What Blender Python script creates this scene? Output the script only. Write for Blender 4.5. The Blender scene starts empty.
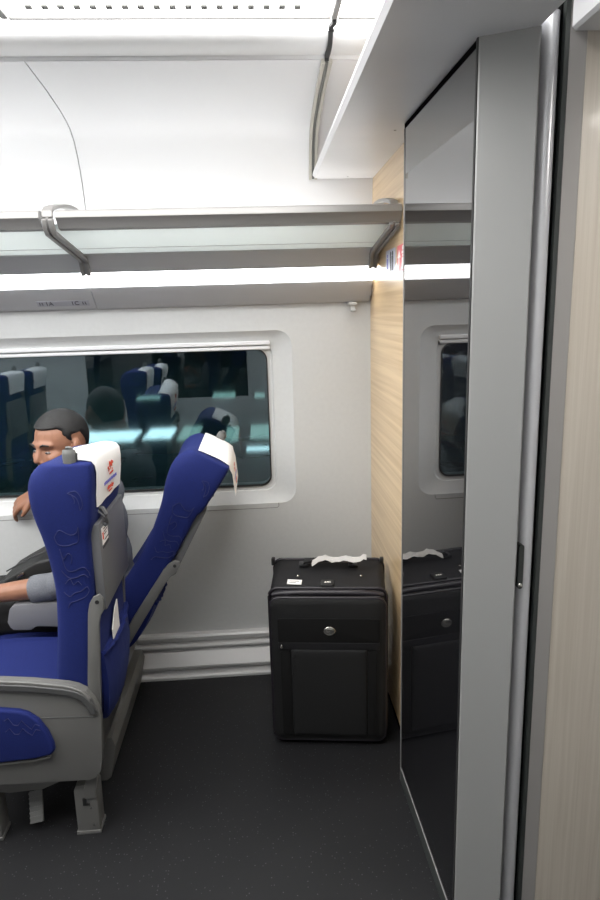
import bpy, bmesh, math, random
from mathutils import Vector, Matrix
random.seed(7)
S = bpy.context.scene
COL = S.collection
PI = math.pi

# ------------------------------------------------------------------ materials
def lin(c):
    c /= 255.0
    return c/12.92 if c <= .04045 else ((c+.055)/1.055)**2.4
def srgb(r, g, b): return (lin(r), lin(g), lin(b), 1)

def mat(name, col, rough=.5, metal=0, ior=1.5, bump=0, bscale=200, var=0, vscale=30, coat=0, stretch=None):
    m = bpy.data.materials.new(name); m.use_nodes = True
    nt = m.node_tree; b = nt.nodes['Principled BSDF']
    b.inputs['Base Color'].default_value = col
    b.inputs['Roughness'].default_value = rough
    b.inputs['Metallic'].default_value = metal
    b.inputs['IOR'].default_value = ior
    b.inputs['Coat Weight'].default_value = coat
    b.inputs['Coat Roughness'].default_value = .06
    if bump or var:
        tc = nt.nodes.new('ShaderNodeTexCoord')
        mp = nt.nodes.new('ShaderNodeMapping')
        if stretch: mp.inputs['Scale'].default_value = stretch
        nt.links.new(tc.outputs['Object'], mp.inputs['Vector'])
    if bump:
        n = nt.nodes.new('ShaderNodeTexNoise'); n.inputs['Scale'].default_value = bscale
        nt.links.new(mp.outputs['Vector'], n.inputs['Vector'])
        bp = nt.nodes.new('ShaderNodeBump'); bp.inputs['Strength'].default_value = bump
        bp.inputs['Distance'].default_value = .002
        nt.links.new(n.outputs['Fac'], bp.inputs['Height'])
        nt.links.new(bp.outputs['Normal'], b.inputs['Normal'])
    if var:
        n = nt.nodes.new('ShaderNodeTexNoise'); n.inputs['Scale'].default_value = vscale
        n.inputs['Detail'].default_value = 4
        nt.links.new(mp.outputs['Vector'], n.inputs['Vector'])
        r = nt.nodes.new('ShaderNodeValToRGB')
        r.color_ramp.elements[0].position = .3; r.color_ramp.elements[1].position = .7
        r.color_ramp.elements[0].color = tuple(c*(1-var) for c in col[:3])+(1,)
        r.color_ramp.elements[1].color = tuple(min(1, c*(1+var)) for c in col[:3])+(1,)
        nt.links.new(n.outputs['Fac'], r.inputs['Fac'])
        nt.links.new(r.outputs['Color'], b.inputs['Base Color'])
    return m

def emis(name, col, strength):
    m = bpy.data.materials.new(name); m.use_nodes = True
    nt = m.node_tree; b = nt.nodes['Principled BSDF']
    b.inputs['Base Color'].default_value = (.8, .8, .8, 1)
    b.inputs['Emission Color'].default_value = col
    b.inputs['Emission Strength'].default_value = strength
    return m

M = {}
M['wall'] = mat('wall_laminate', (.515, .52, .515, 1), .45, var=.02, vscale=60)
M['white'] = mat('white_panel', (.68, .68, .69, 1), .45)
M['cornice'] = mat('cornice_white', (.66, .66, .66, 1), .4)
M['fascia'] = mat('grey_fascia', (.50, .50, .51, 1), .45)
M['soffit'] = mat('soffit_painted', (.64, .64, .65, 1), .35, var=.02, vscale=8)
M['soffit_edge'] = mat('soffit_edge_white', (.62, .62, .63, 1), .35)
M['alu'] = mat('brushed_aluminium', (.60, .59, .58, 1), .38, metal=.75, bump=.05, bscale=120, stretch=(1, 1, .02))
M['alu_rail'] = mat('rail_aluminium', (.25, .243, .235, 1), .5, metal=.25)
M['alu_pillar'] = mat('pillar_aluminium', (.275, .275, .27, 1), .45, metal=.2, bump=.04, bscale=90, stretch=(1, 1, .02))
M['alu_door'] = mat('door_edge_aluminium', (.55, .55, .57, 1), .35, metal=.3)
M['skirt'] = mat('skirting_aluminium', (.52, .515, .51, 1), .5, metal=.25)
M['dark'] = mat('dark_gap', (.006, .006, .006, 1), .7)
M['dark'].node_tree.nodes['Principled BSDF'].inputs['Specular IOR Level'].default_value = 0
M['rubber'] = mat('black_rubber', (.012, .012, .012, 1), .6)
M['jamb'] = mat('jamb_grey', (.30, .285, .275, 1), .5, metal=.2)
M['jamb_dark'] = mat('jamb_dark_seal', (.03, .034, .032, 1), .5)
M['blue'] = mat('blue_velour', (.0070, .0135, .094, 1), .75, bump=.35, bscale=900, var=.16, vscale=420)
M['blue'].node_tree.nodes['Principled BSDF'].inputs['Sheen Weight'].default_value = .05
M['blue'].node_tree.nodes['Principled BSDF'].inputs['Sheen Tint'].default_value = (.35, .45, 1, 1)
for k in ('blue',): M[k].node_tree.nodes['Principled BSDF'].inputs['Specular IOR Level'].default_value = .2
M['thread'] = mat('pale_blue_thread', (.017, .022, .095, 1), .6)
M['cover'] = mat('white_cotton', (.80, .79, .78, 1), .8, bump=.2, bscale=700)
M['red'] = mat('red_print', (.62, .07, .03, 1), .7)
M['violet'] = mat('violet_print', (.16, .16, .52, 1), .7)
M['seat_grey'] = mat('seat_grey_plastic', (.115, .113, .107, 1), .45, bump=.08, bscale=500)
M['seat_dark'] = mat('seat_dark_grey', (.06, .06, .06, 1), .4)
M['tray'] = mat('tray_grey_plastic', (.115, .115, .12, 1), .38)
M['armrest'] = mat('armrest_grey_plastic', (.16, .16, .17, 1), .45)
M['handle'] = mat('handle_grey', (.11, .11, .105, 1), .5)
M['paper'] = mat('paper_white', (.78, .76, .74, 1), .7)
M['ink'] = mat('dark_ink', (.03, .03, .035, 1), .6)
M['skin'] = mat('skin', (.26, .12, .07, 1), .5, var=.08, vscale=40)
M['hair'] = mat('black_hair', (.004, .0036, .0036, 1), .6, bump=.9, bscale=420)
M['shirt'] = mat('grey_marl_shirt', (.13, .135, .15, 1), .85, var=.16, vscale=260, bump=.2, bscale=500)
M['trouser'] = mat('black_trousers', (.006, .0055, .006, 1), .8, bump=.3, bscale=60)
M['bag'] = mat('black_nylon', (.004, .004, .004, 1), .6, bump=.2, bscale=700)
M['case'] = mat('black_suitcase_nylon', (.0080, .0078, .0090, 1), .62, bump=.45, bscale=900)
M['case_front'] = mat('charcoal_suitcase_nylon', (.0085, .0086, .0088, 1), .7, bump=.4, bscale=900)
M['velvet'] = mat('black_velvet', (.0013, .0012, .0013, 1), .9)
for k in ('case', 'case_front', 'velvet'): M[k].node_tree.nodes['Principled BSDF'].inputs['Specular IOR Level'].default_value = .3
M['piping'] = mat('aubergine_piping', (.010, .0075, .0115, 1), .45)
M['zip'] = mat('zip_grey', (.016, .016, .017, 1), .5)
M['chrome'] = mat('chrome', (.75, .72, .66, 1), .22, metal=1)
M['plastic_black'] = mat('black_plastic', (.012, .012, .013, 1), .3)
M['sticker_red'] = mat('red_sticker', (.62, .10, .12, 1), .4)
M['sticker_grey'] = mat('blue_grey_sticker', (.42, .44, .55, 1), .4)
M['sign'] = mat('sign_grey', (.40, .40, .44, 1), .5)
M['hook'] = mat('hook_grey', (.42, .42, .41, 1), .4)
M['eye'] = mat('eye_white', (.22, .20, .19, 1), .3)
M['lip'] = mat('lips', (.30, .12, .09, 1), .5)
M['far'] = mat('platform_dark', (.02, .03, .03, 1), .7)
M['blackglass'] = mat('black_glass', (.006, .006, .007, 1), .015, ior=2.75)
M['strip'] = emis('strip_lamp', (.98, .985, 1.0, 1), 8.0)
M['ceil_lamp'] = emis('ceiling_lamp', (1.0, 1.0, .985, 1), 7.6)
M['cove_lamp'] = emis('cove_lamp', (1.0, .99, .985, 1), 6.0)
M['fill_down'] = emis('fill_lamp', (1, .97, .92, 1), 110.0)
M['fill_far'] = emis('fill_strip_opposite', (1.0, .985, .97, 1), 5.0)
M['fill_up'] = emis('rack_fill_up', (1.0, .99, .98, 1), 8.0)
M['trim_beige'] = mat('beige_metal_trim', (.50, .48, .43, 1), .4, metal=.2)
M['slot'] = mat('slot_grey', (.16, .16, .15, 1), .5)
M['outlamp'] = emis('platform_lamp', (.72, .95, 1.0, 1), 5)
M['outfill_near'] = emis('platform_fill_tube', (.72, .95, .95, 1), 18)
M['outlamp_dim'] = emis('platform_lamp_green', (.60, .95, .85, 1), 1.3)

def shelf_mat():
    m = bpy.data.materials.new('frosted_glass_shelf'); m.use_nodes = True
    nt = m.node_tree; b = nt.nodes['Principled BSDF']
    b.inputs['Base Color'].default_value = (.80, .84, .83, 1); b.inputs['Roughness'].default_value = .35
    t = nt.nodes.new('ShaderNodeBsdfTranslucent'); t.inputs['Color'].default_value = (.86, .895, .885, 1)
    x = nt.nodes.new('ShaderNodeMixShader'); x.inputs[0].default_value = .65
    o = nt.nodes['Material Output']
    nt.links.new(b.outputs[0], x.inputs[1]); nt.links.new(t.outputs[0], x.inputs[2]); nt.links.new(x.outputs[0], o.inputs['Surface'])
    return m
M['shelf'] = shelf_mat()

def pane_mat():
    m = bpy.data.materials.new('tinted_window_glass'); m.use_nodes = True
    nt = m.node_tree; nt.nodes.remove(nt.nodes['Principled BSDF'])
    tr = nt.nodes.new('ShaderNodeBsdfTransparent'); tr.inputs['Color'].default_value = (.72, .84, .86, 1)
    gl = nt.nodes.new('ShaderNodeBsdfGlossy'); gl.inputs['Roughness'].default_value = .0
    gl.inputs['Color'].default_value = (.85, .92, 1, 1)
    fr = nt.nodes.new('ShaderNodeFresnel'); fr.inputs['IOR'].default_value = 1.85
    x = nt.nodes.new('ShaderNodeMixShader'); o = nt.nodes['Material Output']
    nt.links.new(fr.outputs[0], x.inputs[0]); nt.links.new(tr.outputs[0], x.inputs[1]); nt.links.new(gl.outputs[0], x.inputs[2])
    nt.links.new(x.outputs[0], o.inputs['Surface'])
    return m
M['pane'] = pane_mat()

def wood_mat(name, c1, c2, stretch, scale, rough, coat):
    m = bpy.data.materials.new(name); m.use_nodes = True
    nt = m.node_tree; b = nt.nodes['Principled BSDF']
    b.inputs['Roughness'].default_value = rough; b.inputs['Coat Weight'].default_value = coat; b.inputs['Coat Roughness'].default_value = .12
    tc = nt.nodes.new('ShaderNodeTexCoord'); mp = nt.nodes.new('ShaderNodeMapping'); mp.inputs['Scale'].default_value = stretch
    n = nt.nodes.new('ShaderNodeTexNoise'); n.inputs['Scale'].default_value = scale; n.inputs['Detail'].default_value = 6
    n.inputs['Distortion'].default_value = .4
    r = nt.nodes.new('ShaderNodeValToRGB')
    r.color_ramp.elements[0].position = .32; r.color_ramp.elements[1].position = .68
    r.color_ramp.elements[0].color = c1; r.color_ramp.elements[1].color = c2
    L = nt.links.new
    L(tc.outputs['Object'], mp.inputs['Vector']); L(mp.outputs['Vector'], n.inputs['Vector']); L(n.outputs['Fac'], r.inputs['Fac']); L(r.outputs['Color'], b.inputs['Base Color'])
    return m
M['wood'] = wood_mat('light_oak_laminate', (.50, .34, .175, 1), (.68, .51, .305, 1), (1, .16, 9), 8, .32, .35)
M['wood_pale'] = wood_mat('pale_oak_laminate', (.46, .41, .345, 1), (.53, .48, .415, 1), (14, 1, .25), 10, .45, .1)

def floor_mat():
    m = bpy.data.materials.new('speckled_rubber_floor'); m.use_nodes = True
    nt = m.node_tree; b = nt.nodes['Principled BSDF']; L = nt.links.new
    tc = nt.nodes.new('ShaderNodeTexCoord')
    v = nt.nodes.new('ShaderNodeTexVoronoi'); v.inputs['Scale'].default_value = 130
    L(tc.outputs['Object'], v.inputs['Vector'])
    # one cell in eight carries a small pale chip
    sel = nt.nodes.new('ShaderNodeMath'); sel.operation = 'GREATER_THAN'; sel.inputs[1].default_value = .84
    sep = nt.nodes.new('ShaderNodeSeparateColor'); L(v.outputs['Color'], sep.inputs[0]); L(sep.outputs[0], sel.inputs[0])
    near = nt.nodes.new('ShaderNodeMath'); near.operation = 'LESS_THAN'; near.inputs[1].default_value = .24
    L(v.outputs['Distance'], near.inputs[0])
    mu = nt.nodes.new('ShaderNodeMath'); mu.operation = 'MULTIPLY'; L(sel.outputs[0], mu.inputs[0]); L(near.outputs[0], mu.inputs[1])
    n = nt.nodes.new('ShaderNodeTexNoise'); n.inputs['Scale'].default_value = 5; L(tc.outputs['Object'], n.inputs['Vector'])
    r = nt.nodes.new('ShaderNodeValToRGB'); r.color_ramp.elements[0].color = (.0075, .0075, .0085, 1); r.color_ramp.elements[1].color = (.0115, .0115, .0125, 1)
    L(n.outputs['Fac'], r.inputs['Fac'])
    x = nt.nodes.new('ShaderNodeMix'); x.data_type = 'RGBA'
    L(mu.outputs[0], x.inputs[0]); L(r.outputs['Color'], x.inputs[6]); x.inputs[7].default_value = (.055, .055, .06, 1)
    L(x.outputs[2], b.inputs['Base Color']); b.inputs['Roughness'].default_value = .5; b.inputs['Specular IOR Level'].default_value = .3
    return m
M['floor'] = floor_mat()
M['platform'] = mat('polished_granite_platform', (.13, .20, .20, 1), .045, ior=1.6, var=.25, vscale=1.2)

# ------------------------------------------------------------------ mesh helpers
def BM(): return bmesh.new()

def obj(name, bm, m, parent=None, smooth=30, subsurf=0, kind=None, bevel=0):
    bmesh.ops.recalc_face_normals(bm, faces=bm.faces)
    me = bpy.data.meshes.new(name); bm.to_mesh(me); bm.free()
    for x in (m if isinstance(m, (list, tuple)) else [m]): me.materials.append(M[x] if isinstance(x, str) else x)
    o = bpy.data.objects.new(name, me); COL.objects.link(o)
    for p in me.polygons: p.use_smooth = True
    if smooth is not None and hasattr(me, 'set_sharp_from_angle'): me.set_sharp_from_angle(angle=math.radians(smooth))
    if parent is not None:
        o.parent = parent
        o.matrix_parent_inverse = parent.matrix_world.inverted() if parent.parent is None else (parent.parent.matrix_world @ parent.matrix_local).inverted()
        o.matrix_parent_inverse = Matrix.Translation(-WORLD(parent))
    if bevel:
        b = o.modifiers.new('bevel', 'BEVEL'); b.width = bevel; b.segments = 2; b.limit_method = 'ANGLE'
    if subsurf:
        s = o.modifiers.new('subsurf', 'SUBSURF'); s.levels = subsurf; s.render_levels = subsurf
    if kind: o['kind'] = kind
    return o

def WORLD(o):
    v = Vector(o.location)
    while o.parent is not None:
        v += o.matrix_parent_inverse.translation + Vector(o.parent.location)
        o = o.parent
    return v

def thing(name, label, cat, loc=(0, 0, 0), group=None):
    o = bpy.data.objects.new(name, None); COL.objects.link(o)
    o.location = loc; o.empty_display_size = .05
    o['label'] = label; o['category'] = cat
    if group: o['group'] = group
    return o
def tag(o, label, cat, group=None):
    o['label'] = label; o['category'] = cat
    if group: o['group'] = group
    return o
def struct(name, bm, m, parent=None, **k):
    o = obj(name, bm, m, parent, **k)
    if parent is None: o['kind'] = 'structure'
    return o

def setmat(bm, n0, idx):
    bm.faces.ensure_lookup_table()
    for f in bm.faces[n0:]: f.material_index = idx

def box(bm, x0, x1, y0, y1, z0, z1, bev=0, seg=2, idx=None):
    n0 = len(bm.faces)
    t = bmesh.new()
    bmesh.ops.create_cube(t, size=1)
    for v in t.verts:
        v.co = Vector(((x0+x1)/2+v.co.x*(x1-x0), (y0+y1)/2+v.co.y*(y1-y0), (z0+z1)/2+v.co.z*(z1-z0)))
    if bev: bmesh.ops.bevel(t, geom=t.edges[:], offset=bev, segments=seg, profile=.6, affect='EDGES')
    merge(bm, t, idx)

def merge(bm, t, idx=None, mx=None):
    if mx is not None: bmesh.ops.transform(t, matrix=mx, verts=t.verts)
    if idx is not None:
        for f in t.faces: f.material_index = idx
    me = bpy.data.meshes.new('tmp'); t.to_mesh(me); t.free(); bm.from_mesh(me); bpy.data.meshes.remove(me)

def prism(bm, pts, axis, a, b, bev=0, idx=None, seg=2):
    """closed polygon of (p,q) swept along an axis; x: (y,z)  y: (x,z)  z: (x,y)"""
    t = bmesh.new()
    def P(p, q, s):
        return {'x': (s, p, q), 'y': (p, s, q), 'z': (p, q, s)}[axis]
    A = [t.verts.new(P(p, q, a)) for p, q in pts]; B = [t.verts.new(P(p, q, b)) for p, q in pts]
    t.faces.new(A); t.faces.new(B[::-1])
    n = len(pts)
    for i in range(n): t.faces.new((A[i], B[i], B[(i+1) % n], A[(i+1) % n]))
    bmesh.ops.recalc_face_normals(t, faces=t.faces)
    if bev: bmesh.ops.bevel(t, geom=t.edges[:], offset=bev, segments=seg, profile=.6, affect='EDGES')
    merge(bm, t, idx)

def sheet(bm, pts, a, b, th=.006, n=(0, 1), idx=None):
    """open (y,z) profile swept along x, given a thickness on the side away from the cabin"""
    q = []
    for i, p in enumerate(pts):
        p0 = Vector(pts[max(0, i-1)]); p1 = Vector(pts[min(len(pts)-1, i+1)])
        d = (p1-p0).normalized(); nn = Vector((-d.y, d.x))
        if nn.dot(Vector(n)) < 0: nn = -nn
        q.append((p[0]+nn.x*th, p[1]+nn.y*th))
    t = bmesh.new()
    rows = []
    for s in (a, b):
        rows.append([t.verts.new((s, *p)) for p in pts]); rows.append([t.verts.new((s, *p)) for p in q])
    A, AQ, B, BQ = rows
    k = len(pts)
    for i in range(k-1):
        t.faces.new((A[i], A[i+1], B[i+1], B[i])); t.faces.new((AQ[i], BQ[i], BQ[i+1], AQ[i+1]))
        t.faces.new((A[i], AQ[i], AQ[i+1], A[i+1])); t.faces.new((B[i], B[i+1], BQ[i+1], BQ[i]))
    t.faces.new((A[0], B[0], BQ[0], AQ[0])); t.faces.new((A[-1], AQ[-1], BQ[-1], B[-1]))
    bmesh.ops.recalc_face_normals(t, faces=t.faces)
    merge(bm, t, idx)

def tube(bm, pts, r, n=8, idx=None, cap=True):
    pts = [Vector(p) for p in pts]; t = bmesh.new(); rings = []
    rr = r if isinstance(r, (list, tuple)) else [r]*len(pts)
    ref = Vector((0, 0, 1))
    for i, p in enumerate(pts):
        d = (pts[min(i+1, len(pts)-1)]-pts[max(i-1, 0)]).normalized()
        u = d.cross(ref)
        if u.length < .1: u = d.cross(Vector((0, 1, 0)))
        u.normalize(); w = u.cross(d)
        rings.append([t.verts.new(p+(u*math.cos(2*PI*k/n)+w*math.sin(2*PI*k/n))*rr[i]) for k in range(n)])
    for a, b in zip(rings, rings[1:]):
        for k in range(n): t.faces.new((a[k], a[(k+1) % n], b[(k+1) % n], b[k]))
    if cap: t.faces.new(rings[0][::-1]); t.faces.new(rings[-1])
    merge(bm, t, idx)

def ribbon(bm, pts, wv, th, idx=None):
    """rectangular bar swept along pts; wv = half-width vector, th = thickness"""
    pts = [Vector(p) for p in pts]; wv = Vector(wv); t = bmesh.new(); rings = []
    for i, p in enumerate(pts):
        d = (pts[min(i+1, len(pts)-1)]-pts[max(i-1, 0)]).normalized()
        nn = wv.cross(d).normalized()*th/2
        rings.append([t.verts.new(c) for c in (p-wv-nn, p+wv-nn, p+wv+nn, p-wv+nn)])
    for a, b in zip(rings, rings[1:]):
        for k in range(4): t.faces.new((a[k], a[(k+1) % 4], b[(k+1) % 4], b[k]))
    t.faces.new(rings[0][::-1]); t.faces.new(rings[-1])
    bmesh.ops.recalc_face_normals(t, faces=t.faces)
    merge(bm, t, idx)

def ell(bm, c, r, seg=20, mx=None, idx=None):
    t = bmesh.new(); bmesh.ops.create_uvsphere(t, u_segments=seg, v_segments=seg*2//3, radius=1)
    for v in t.verts: v.co = Vector((v.co.x*r[0], v.co.y*r[1], v.co.z*r[2]))
    m = Matrix.Translation(c)
    if mx is not None: m = m @ mx
    merge(bm, t, idx, m)

def capsule(bm, p, q, r0, r1, n=14):
    p, q = Vector(p), Vector(q)
    d = q-p; L = d.length; d.normalize()
    pts, rr = [], []
    for k in range(1, 5):
        a = PI/2*(1-k/4); pts.append(p-d*r0*math.sin(a)); rr.append(max(r0*math.cos(a), r0*.05))
    for k in range(0, 4):
        a = PI/2*k/4
        pts.append(q+d*r1*math.sin(a)); rr.append(max(r1*math.cos(a), r1*.05))
    pts.append(q+d*r1*.999); rr.append(r1*.05)
    tube(bm, pts, rr, n)

def cyl(bm, c, r, h, axis='z', n=24, idx=None, bev=0):
    pts = [(r*math.cos(2*PI*k/n), r*math.sin(2*PI*k/n)) for k in range(n)]
    c = Vector(c)
    if axis == 'z': prism(bm, [(c.x+a, c.y+b) for a, b in pts], 'z', c.z, c.z+h, bev, idx)
    if axis == 'y': prism(bm, [(c.x+a, c.z+b) for a, b in pts], 'y', c.y, c.y+h, bev, idx)
    if axis == 'x': prism(bm, [(c.y+a, c.z+b) for a, b in pts], 'x', c.x, c.x+h, bev, idx)

def rrect(x0, x1, z0, z1, r, k=6):
    out = []
    for cx, cz, a0 in ((x1-r, z1-r, 0), (x0+r, z1-r, 90), (x0+r, z0+r, 180), (x1-r, z0+r, 270)):
        for i in range(k+1):
            a = math.radians(a0+90*i/k); out.append((cx+r*math.cos(a), cz+r*math.sin(a)))
    return out

def loops(bm, rings, cap0=False, cap1=False, closed=True):
    vs = [[bm.verts.new(c) for c in r] for r in rings]
    n = len(vs[0])
    for a, b in zip(vs, vs[1:]):
        for k in range(n if closed else n-1): bm.faces.new((a[k], a[(k+1) % n], b[(k+1) % n], b[k]))
    if cap0: bm.faces.new(vs[0][::-1])
    if cap1: bm.faces.new(vs[-1])

def text_bm(body, size, depth=.0006):
    c = bpy.data.curves.new('txt', 'FONT'); c.body = body; c.size = size; c.extrude = depth; c.align_x = 'CENTER'; c.align_y = 'CENTER'
    o = bpy.data.objects.new('txt', c); COL.objects.link(o)
    bpy.context.view_layer.update()
    me = bpy.data.meshes.new_from_object(o.evaluated_get(bpy.context.evaluated_depsgraph_get()))
    bpy.data.objects.remove(o); bpy.data.curves.remove(c)
    t = bmesh.new(); t.from_mesh(me); bpy.data.meshes.remove(me)
    return t

def fuse(bm, voxel, name, smooth_iter=4):
    """union of overlapping volumes as one continuous skin"""
    me = bpy.data.meshes.new('f'); bm.to_mesh(me); bm.free()
    o = bpy.data.objects.new('f', me); COL.objects.link(o)
    r = o.modifiers.new('r', 'REMESH'); r.mode = 'VOXEL'; r.voxel_size = voxel
    s = o.modifiers.new('s', 'SMOOTH'); s.factor = .5; s.iterations = smooth_iter
    bpy.context.view_layer.update()
    m2 = bpy.data.meshes.new_from_object(o.evaluated_get(bpy.context.evaluated_depsgraph_get()))
    bpy.data.objects.remove(o); bpy.data.meshes.remove(me)
    t = bmesh.new(); t.from_mesh(m2); bpy.data.meshes.remove(m2)
    return t

# ------------------------------------------------------------------ the carriage shell
XL, XR = -6.0, 1.6          # along the train
YW = 2.60                   # window wall
YC = 1.10                   # centre line of the carriage
YB = 2*YC-YW                # wall behind the camera
XP = .46                    # end partition
b = BM(); box(b, XL, XR, YB-.1, YW+.2, -.06, 0); struct('floor', b, 'floor')

# window wall with its recessed, round-cornered window
def window_wall(name, y, sgn, wx0, wx1, x0, x1, m):
    b = BM()
    k = 6
    def L(r, yy): return [(p[0], yy, p[1]) for p in r]
    outer = rrect(x0, x1, 0, 1.60, .001, k)
    r1 = rrect(wx0-.105, wx1+.100, .752, 1.475, .060, k)
    r2 = rrect(wx0-.035, wx1+.036, .797, 1.432, .055, k)
    r3 = rrect(wx0-.022, wx1+.022, .803, 1.426, .05, k)
    r4 = rrect(wx0-.018, wx1+.018, .806, 1.423, .05, k)
    r5 = rrect(wx0, wx1, .822, 1.402, .045, k)
    loops(b, [L(outer, y+sgn*.10), L(outer, y), L(r1, y), L(rrect(wx0-.100, wx1+.095, .757, 1.471, .060, k), y+sgn*.004), L(r2, y+sgn*.022), L(r3, y+sgn*.024), L(r4, y+sgn*.030), L(r5, y+sgn*.032), L(r5, y+sgn*.10)])
    o = struct(name, b, m, smooth=25)
    return o
WX0, WX1 = -1.42, .037
w = window_wall('wall_window_side', YW, 1, WX0, WX1, XL, XP, 'wall')
# window_1: pane, blind cassette, sill seam
wn = bpy.data.objects.new('window_1', None); COL.objects.link(wn); wn['kind'] = 'structure'; wn.location = (-.7, YW+.05, .8)
b = BM(); prism(b, rrect(WX0-.004, WX1+.004, .818, 1.406, .047), 'y', YW+.034, YW+.042); obj('window_pane', b, 'pane', wn)
b = BM(); prism(b, rrect(WX0-.002, WX1+.002, .820, 1.404, .045), 'y', YW+.0345, YW+.0335)
b.free()
b = BM()   # thin black gasket round the pane
def ring(bm, a, c, y0, y1):
    loops(bm, [[(p[0], y0, p[1]) for p in a], [(p[0], y1, p[1]) for p in a], [(p[0], y1, p[1]) for p in c], [(p[0], y0, p[1]) for p in c], [(p[0], y0, p[1]) for p in a]])
ring(b, rrect(WX0, WX1, .822, 1.402, .045), rrect(WX0+.007, WX1-.005, .829, 1.397, .042), YW+.0335, YW+.026)
obj('window_gasket', b, 'rubber', wn)
b = BM()   # blind cassette: two pale bars across the top
box(b, WX0-.01, WX1+.012, YW+.006, YW+.030, 1.418, 1.434, .004)
box(b, WX0-.01, WX1+.012, YW+.010, YW+.032, 1.400, 1.414, .004)
obj('blind_cassette', b, 'white', wn)
b = BM()   # shallow access panel seam under the sill
for pts in ([(-2.2, .731), (.055, .731)], [(.055, .731), (.062, .738)], [(.062, .738), (.062, .752)]):
    tube(b, [(p[0], YW-.0002, p[1]) for p in pts], .0013, 6)
obj('sill_seam', b, 'slot', wn)

# a second window along the wall, further up the carriage, is out of sight; the wall carries on plain
# skirting
b = BM()
prism(b, [(2.60, .176), (2.578, .173), (2.572, .165), (2.572, .150), (2.582, .143), (2.582, .138), (2.566, .133), (2.562, .125), (2.563, .117), (2.574, .111), (2.574, .106), (2.560, .103),
          (2.528, .052), (2.528, .046), (2.552, .044), (2.552, .022), (2.512, .018), (2.508, .012), (2.508, .001), (2.60, .001)], 'x', XL, XP-.002)
for x in (-1.1, -.34, .32): cyl(b, (x, 2.5495, .034), .004, .003, 'y', 10)
struct('baseboard_window_side', b, 'skirt', smooth=25)

# upper wall: curved white panels between rack and ceiling
UP = [(2.575, 1.60), (2.572, 1.75), (2.560, 1.87), (2.547, 1.948), (2.537, 2.016), (2.523, 2.068), (2.503, 2.115), (2.476, 2.155), (2.440, 2.184), (2.390, 2.203), (2.327, 2.217), (2.185, 2.238), (2.015, 2.252)]
JOINT, TRIM = -.617, .232
for i, (xa, xb) in enumerate(((XL, JOINT-.0018), (JOINT+.0018, TRIM), (TRIM, XP))):
    b = BM(); sheet(b, UP, xa, xb, .012, (1, .6)); struct('wall_upper_%s' % ('left', 'middle', 'right')[i], b, 'white', smooth=40)
b = BM(); sheet(b, [(p[0]+.010, p[1]+.006) for p in UP], XL, XP, .02, (1, .6)); struct('trim_13', b, 'cornice', smooth=40)
# metal trim covering the joint near the end
b = BM()
for dx, w_, out in ((-.010, .005, .010), (.001, .004, .005), (.011, .005, .010)):
    pts = []
    for i, p in enumerate([(2.5335, 2.032)]+UP[5:]):
        pts.append((TRIM+dx, p[0]-out*.75, p[1]-out*.55))
    ribbon(b, pts, (w_, 0, 0), .012, idx=1 if dx == .001 else 0)
struct('trim_1', b, ['trim_beige', 'slot'], smooth=40)
# cornice between upper wall and ceiling lamp
CO = [(2.010, 2.2525), (2.004, 2.2605), (1.992, 2.2600), (1.96, 2.2590), (1.935, 2.2610), (1.918, 2.2670), (1.908, 2.2770), (1.904, 2.288)]
def mirror(pr): return [(2*YC-p[0], p[1]) for p in pr]
b = BM(); sheet(b, CO, XL, TRIM-.006, .01, (.2, 1)); sheet(b, CO, TRIM+.006, XP, .01, (.2, 1)); struct('trim_2', b, 'cornice', smooth=50)
b = BM()
ribbon(b, [(TRIM, p[0]-.001, p[1]-.004) for p in CO], (.006, 0, 0), .012)
ribbon(b, [(TRIM+.003, 1.900, 2.286), (TRIM-.003, 1.880, 2.286), (TRIM+.004, 1.850, 2.284), (TRIM+.004, 1.842, 2.284)], (.006, 0, 0), .012)
struct('trim_3', b, 'rubber')
b = BM(); sheet(b, mirror(UP), XL, XP, .012, (-1, .6)); struct('wall_upper_behind', b, 'white', smooth=40)
b = BM(); sheet(b, mirror(CO), XL, XP, .01, (-.2, 1)); struct('trim_4', b, 'cornice', smooth=50)
# ceiling deck above everything
b = BM(); box(b, XL, XR, YB-.1, YW+.2, 2.40, 2.46); struct('ceiling', b, 'white')
# wall behind the camera, ends
b = BM(); box(b, XL, XR, YB-.06, YB, 0, 1.62); box(b, -1.5, -.1, YB, YB+.002, .82, 1.40, idx=1); struct('wall_behind', b, ['wall', 'blackglass'])
b = BM(); box(b, XL-.06, XL, YB, YW, 0, 2.4); struct('wall_far_left', b, 'wall')
b = BM(); box(b, XR, XR+.06, YB, YW, 0, 2.4); struct('wall_far_right', b, 'wall')

# cove lamps and ceiling lamps
b = BM(); box(b, XL, TRIM-.004, 1.843, 1.912, 2.288, 2.300); box(b, TRIM+.006, XP, 1.843, 1.912, 2.288, 2.300)
tag(obj('cove_light', b, 'cove_lamp'), 'narrow white cove light running along the ceiling edge above the cornice', 'light')
def ceiling_lamp(x0, x1, label, slots=0):
    t = thing('ceiling_light', label, 'light', ((x0+x1)/2, YC, 2.29), 'luminous ceiling panels')
    b = BM(); box(b, x0, x1, .366, 1.834, 2.290, 2.300)
    obj('diffuser', b, 'ceil_lamp', t)
    for yy in (.366, 1.834):
        b = BM(); box(b, x0, x1, yy-.004, yy+.004, 2.284, 2.30, .001); obj('frame_bar', b, 'alu_rail', t)
    x = x0+.06; n = 0
    while x < x1-.07 and n < slots:
        b = BM(); box(b, x, x+.016, 1.765, 1.785, 2.2850, 2.2905, .001); obj('vent_slot', b, 'slot', t)
        x += .0385; n += 1
ceiling_lamp(-.588, TRIM-.008, 'luminous ceiling panel with a row of small slots above the luggage rack', 40)
ceiling_lamp(-2.2, -.612, 'luminous ceiling panel beyond the thin grey joint, left of the slotted panel')
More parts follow.
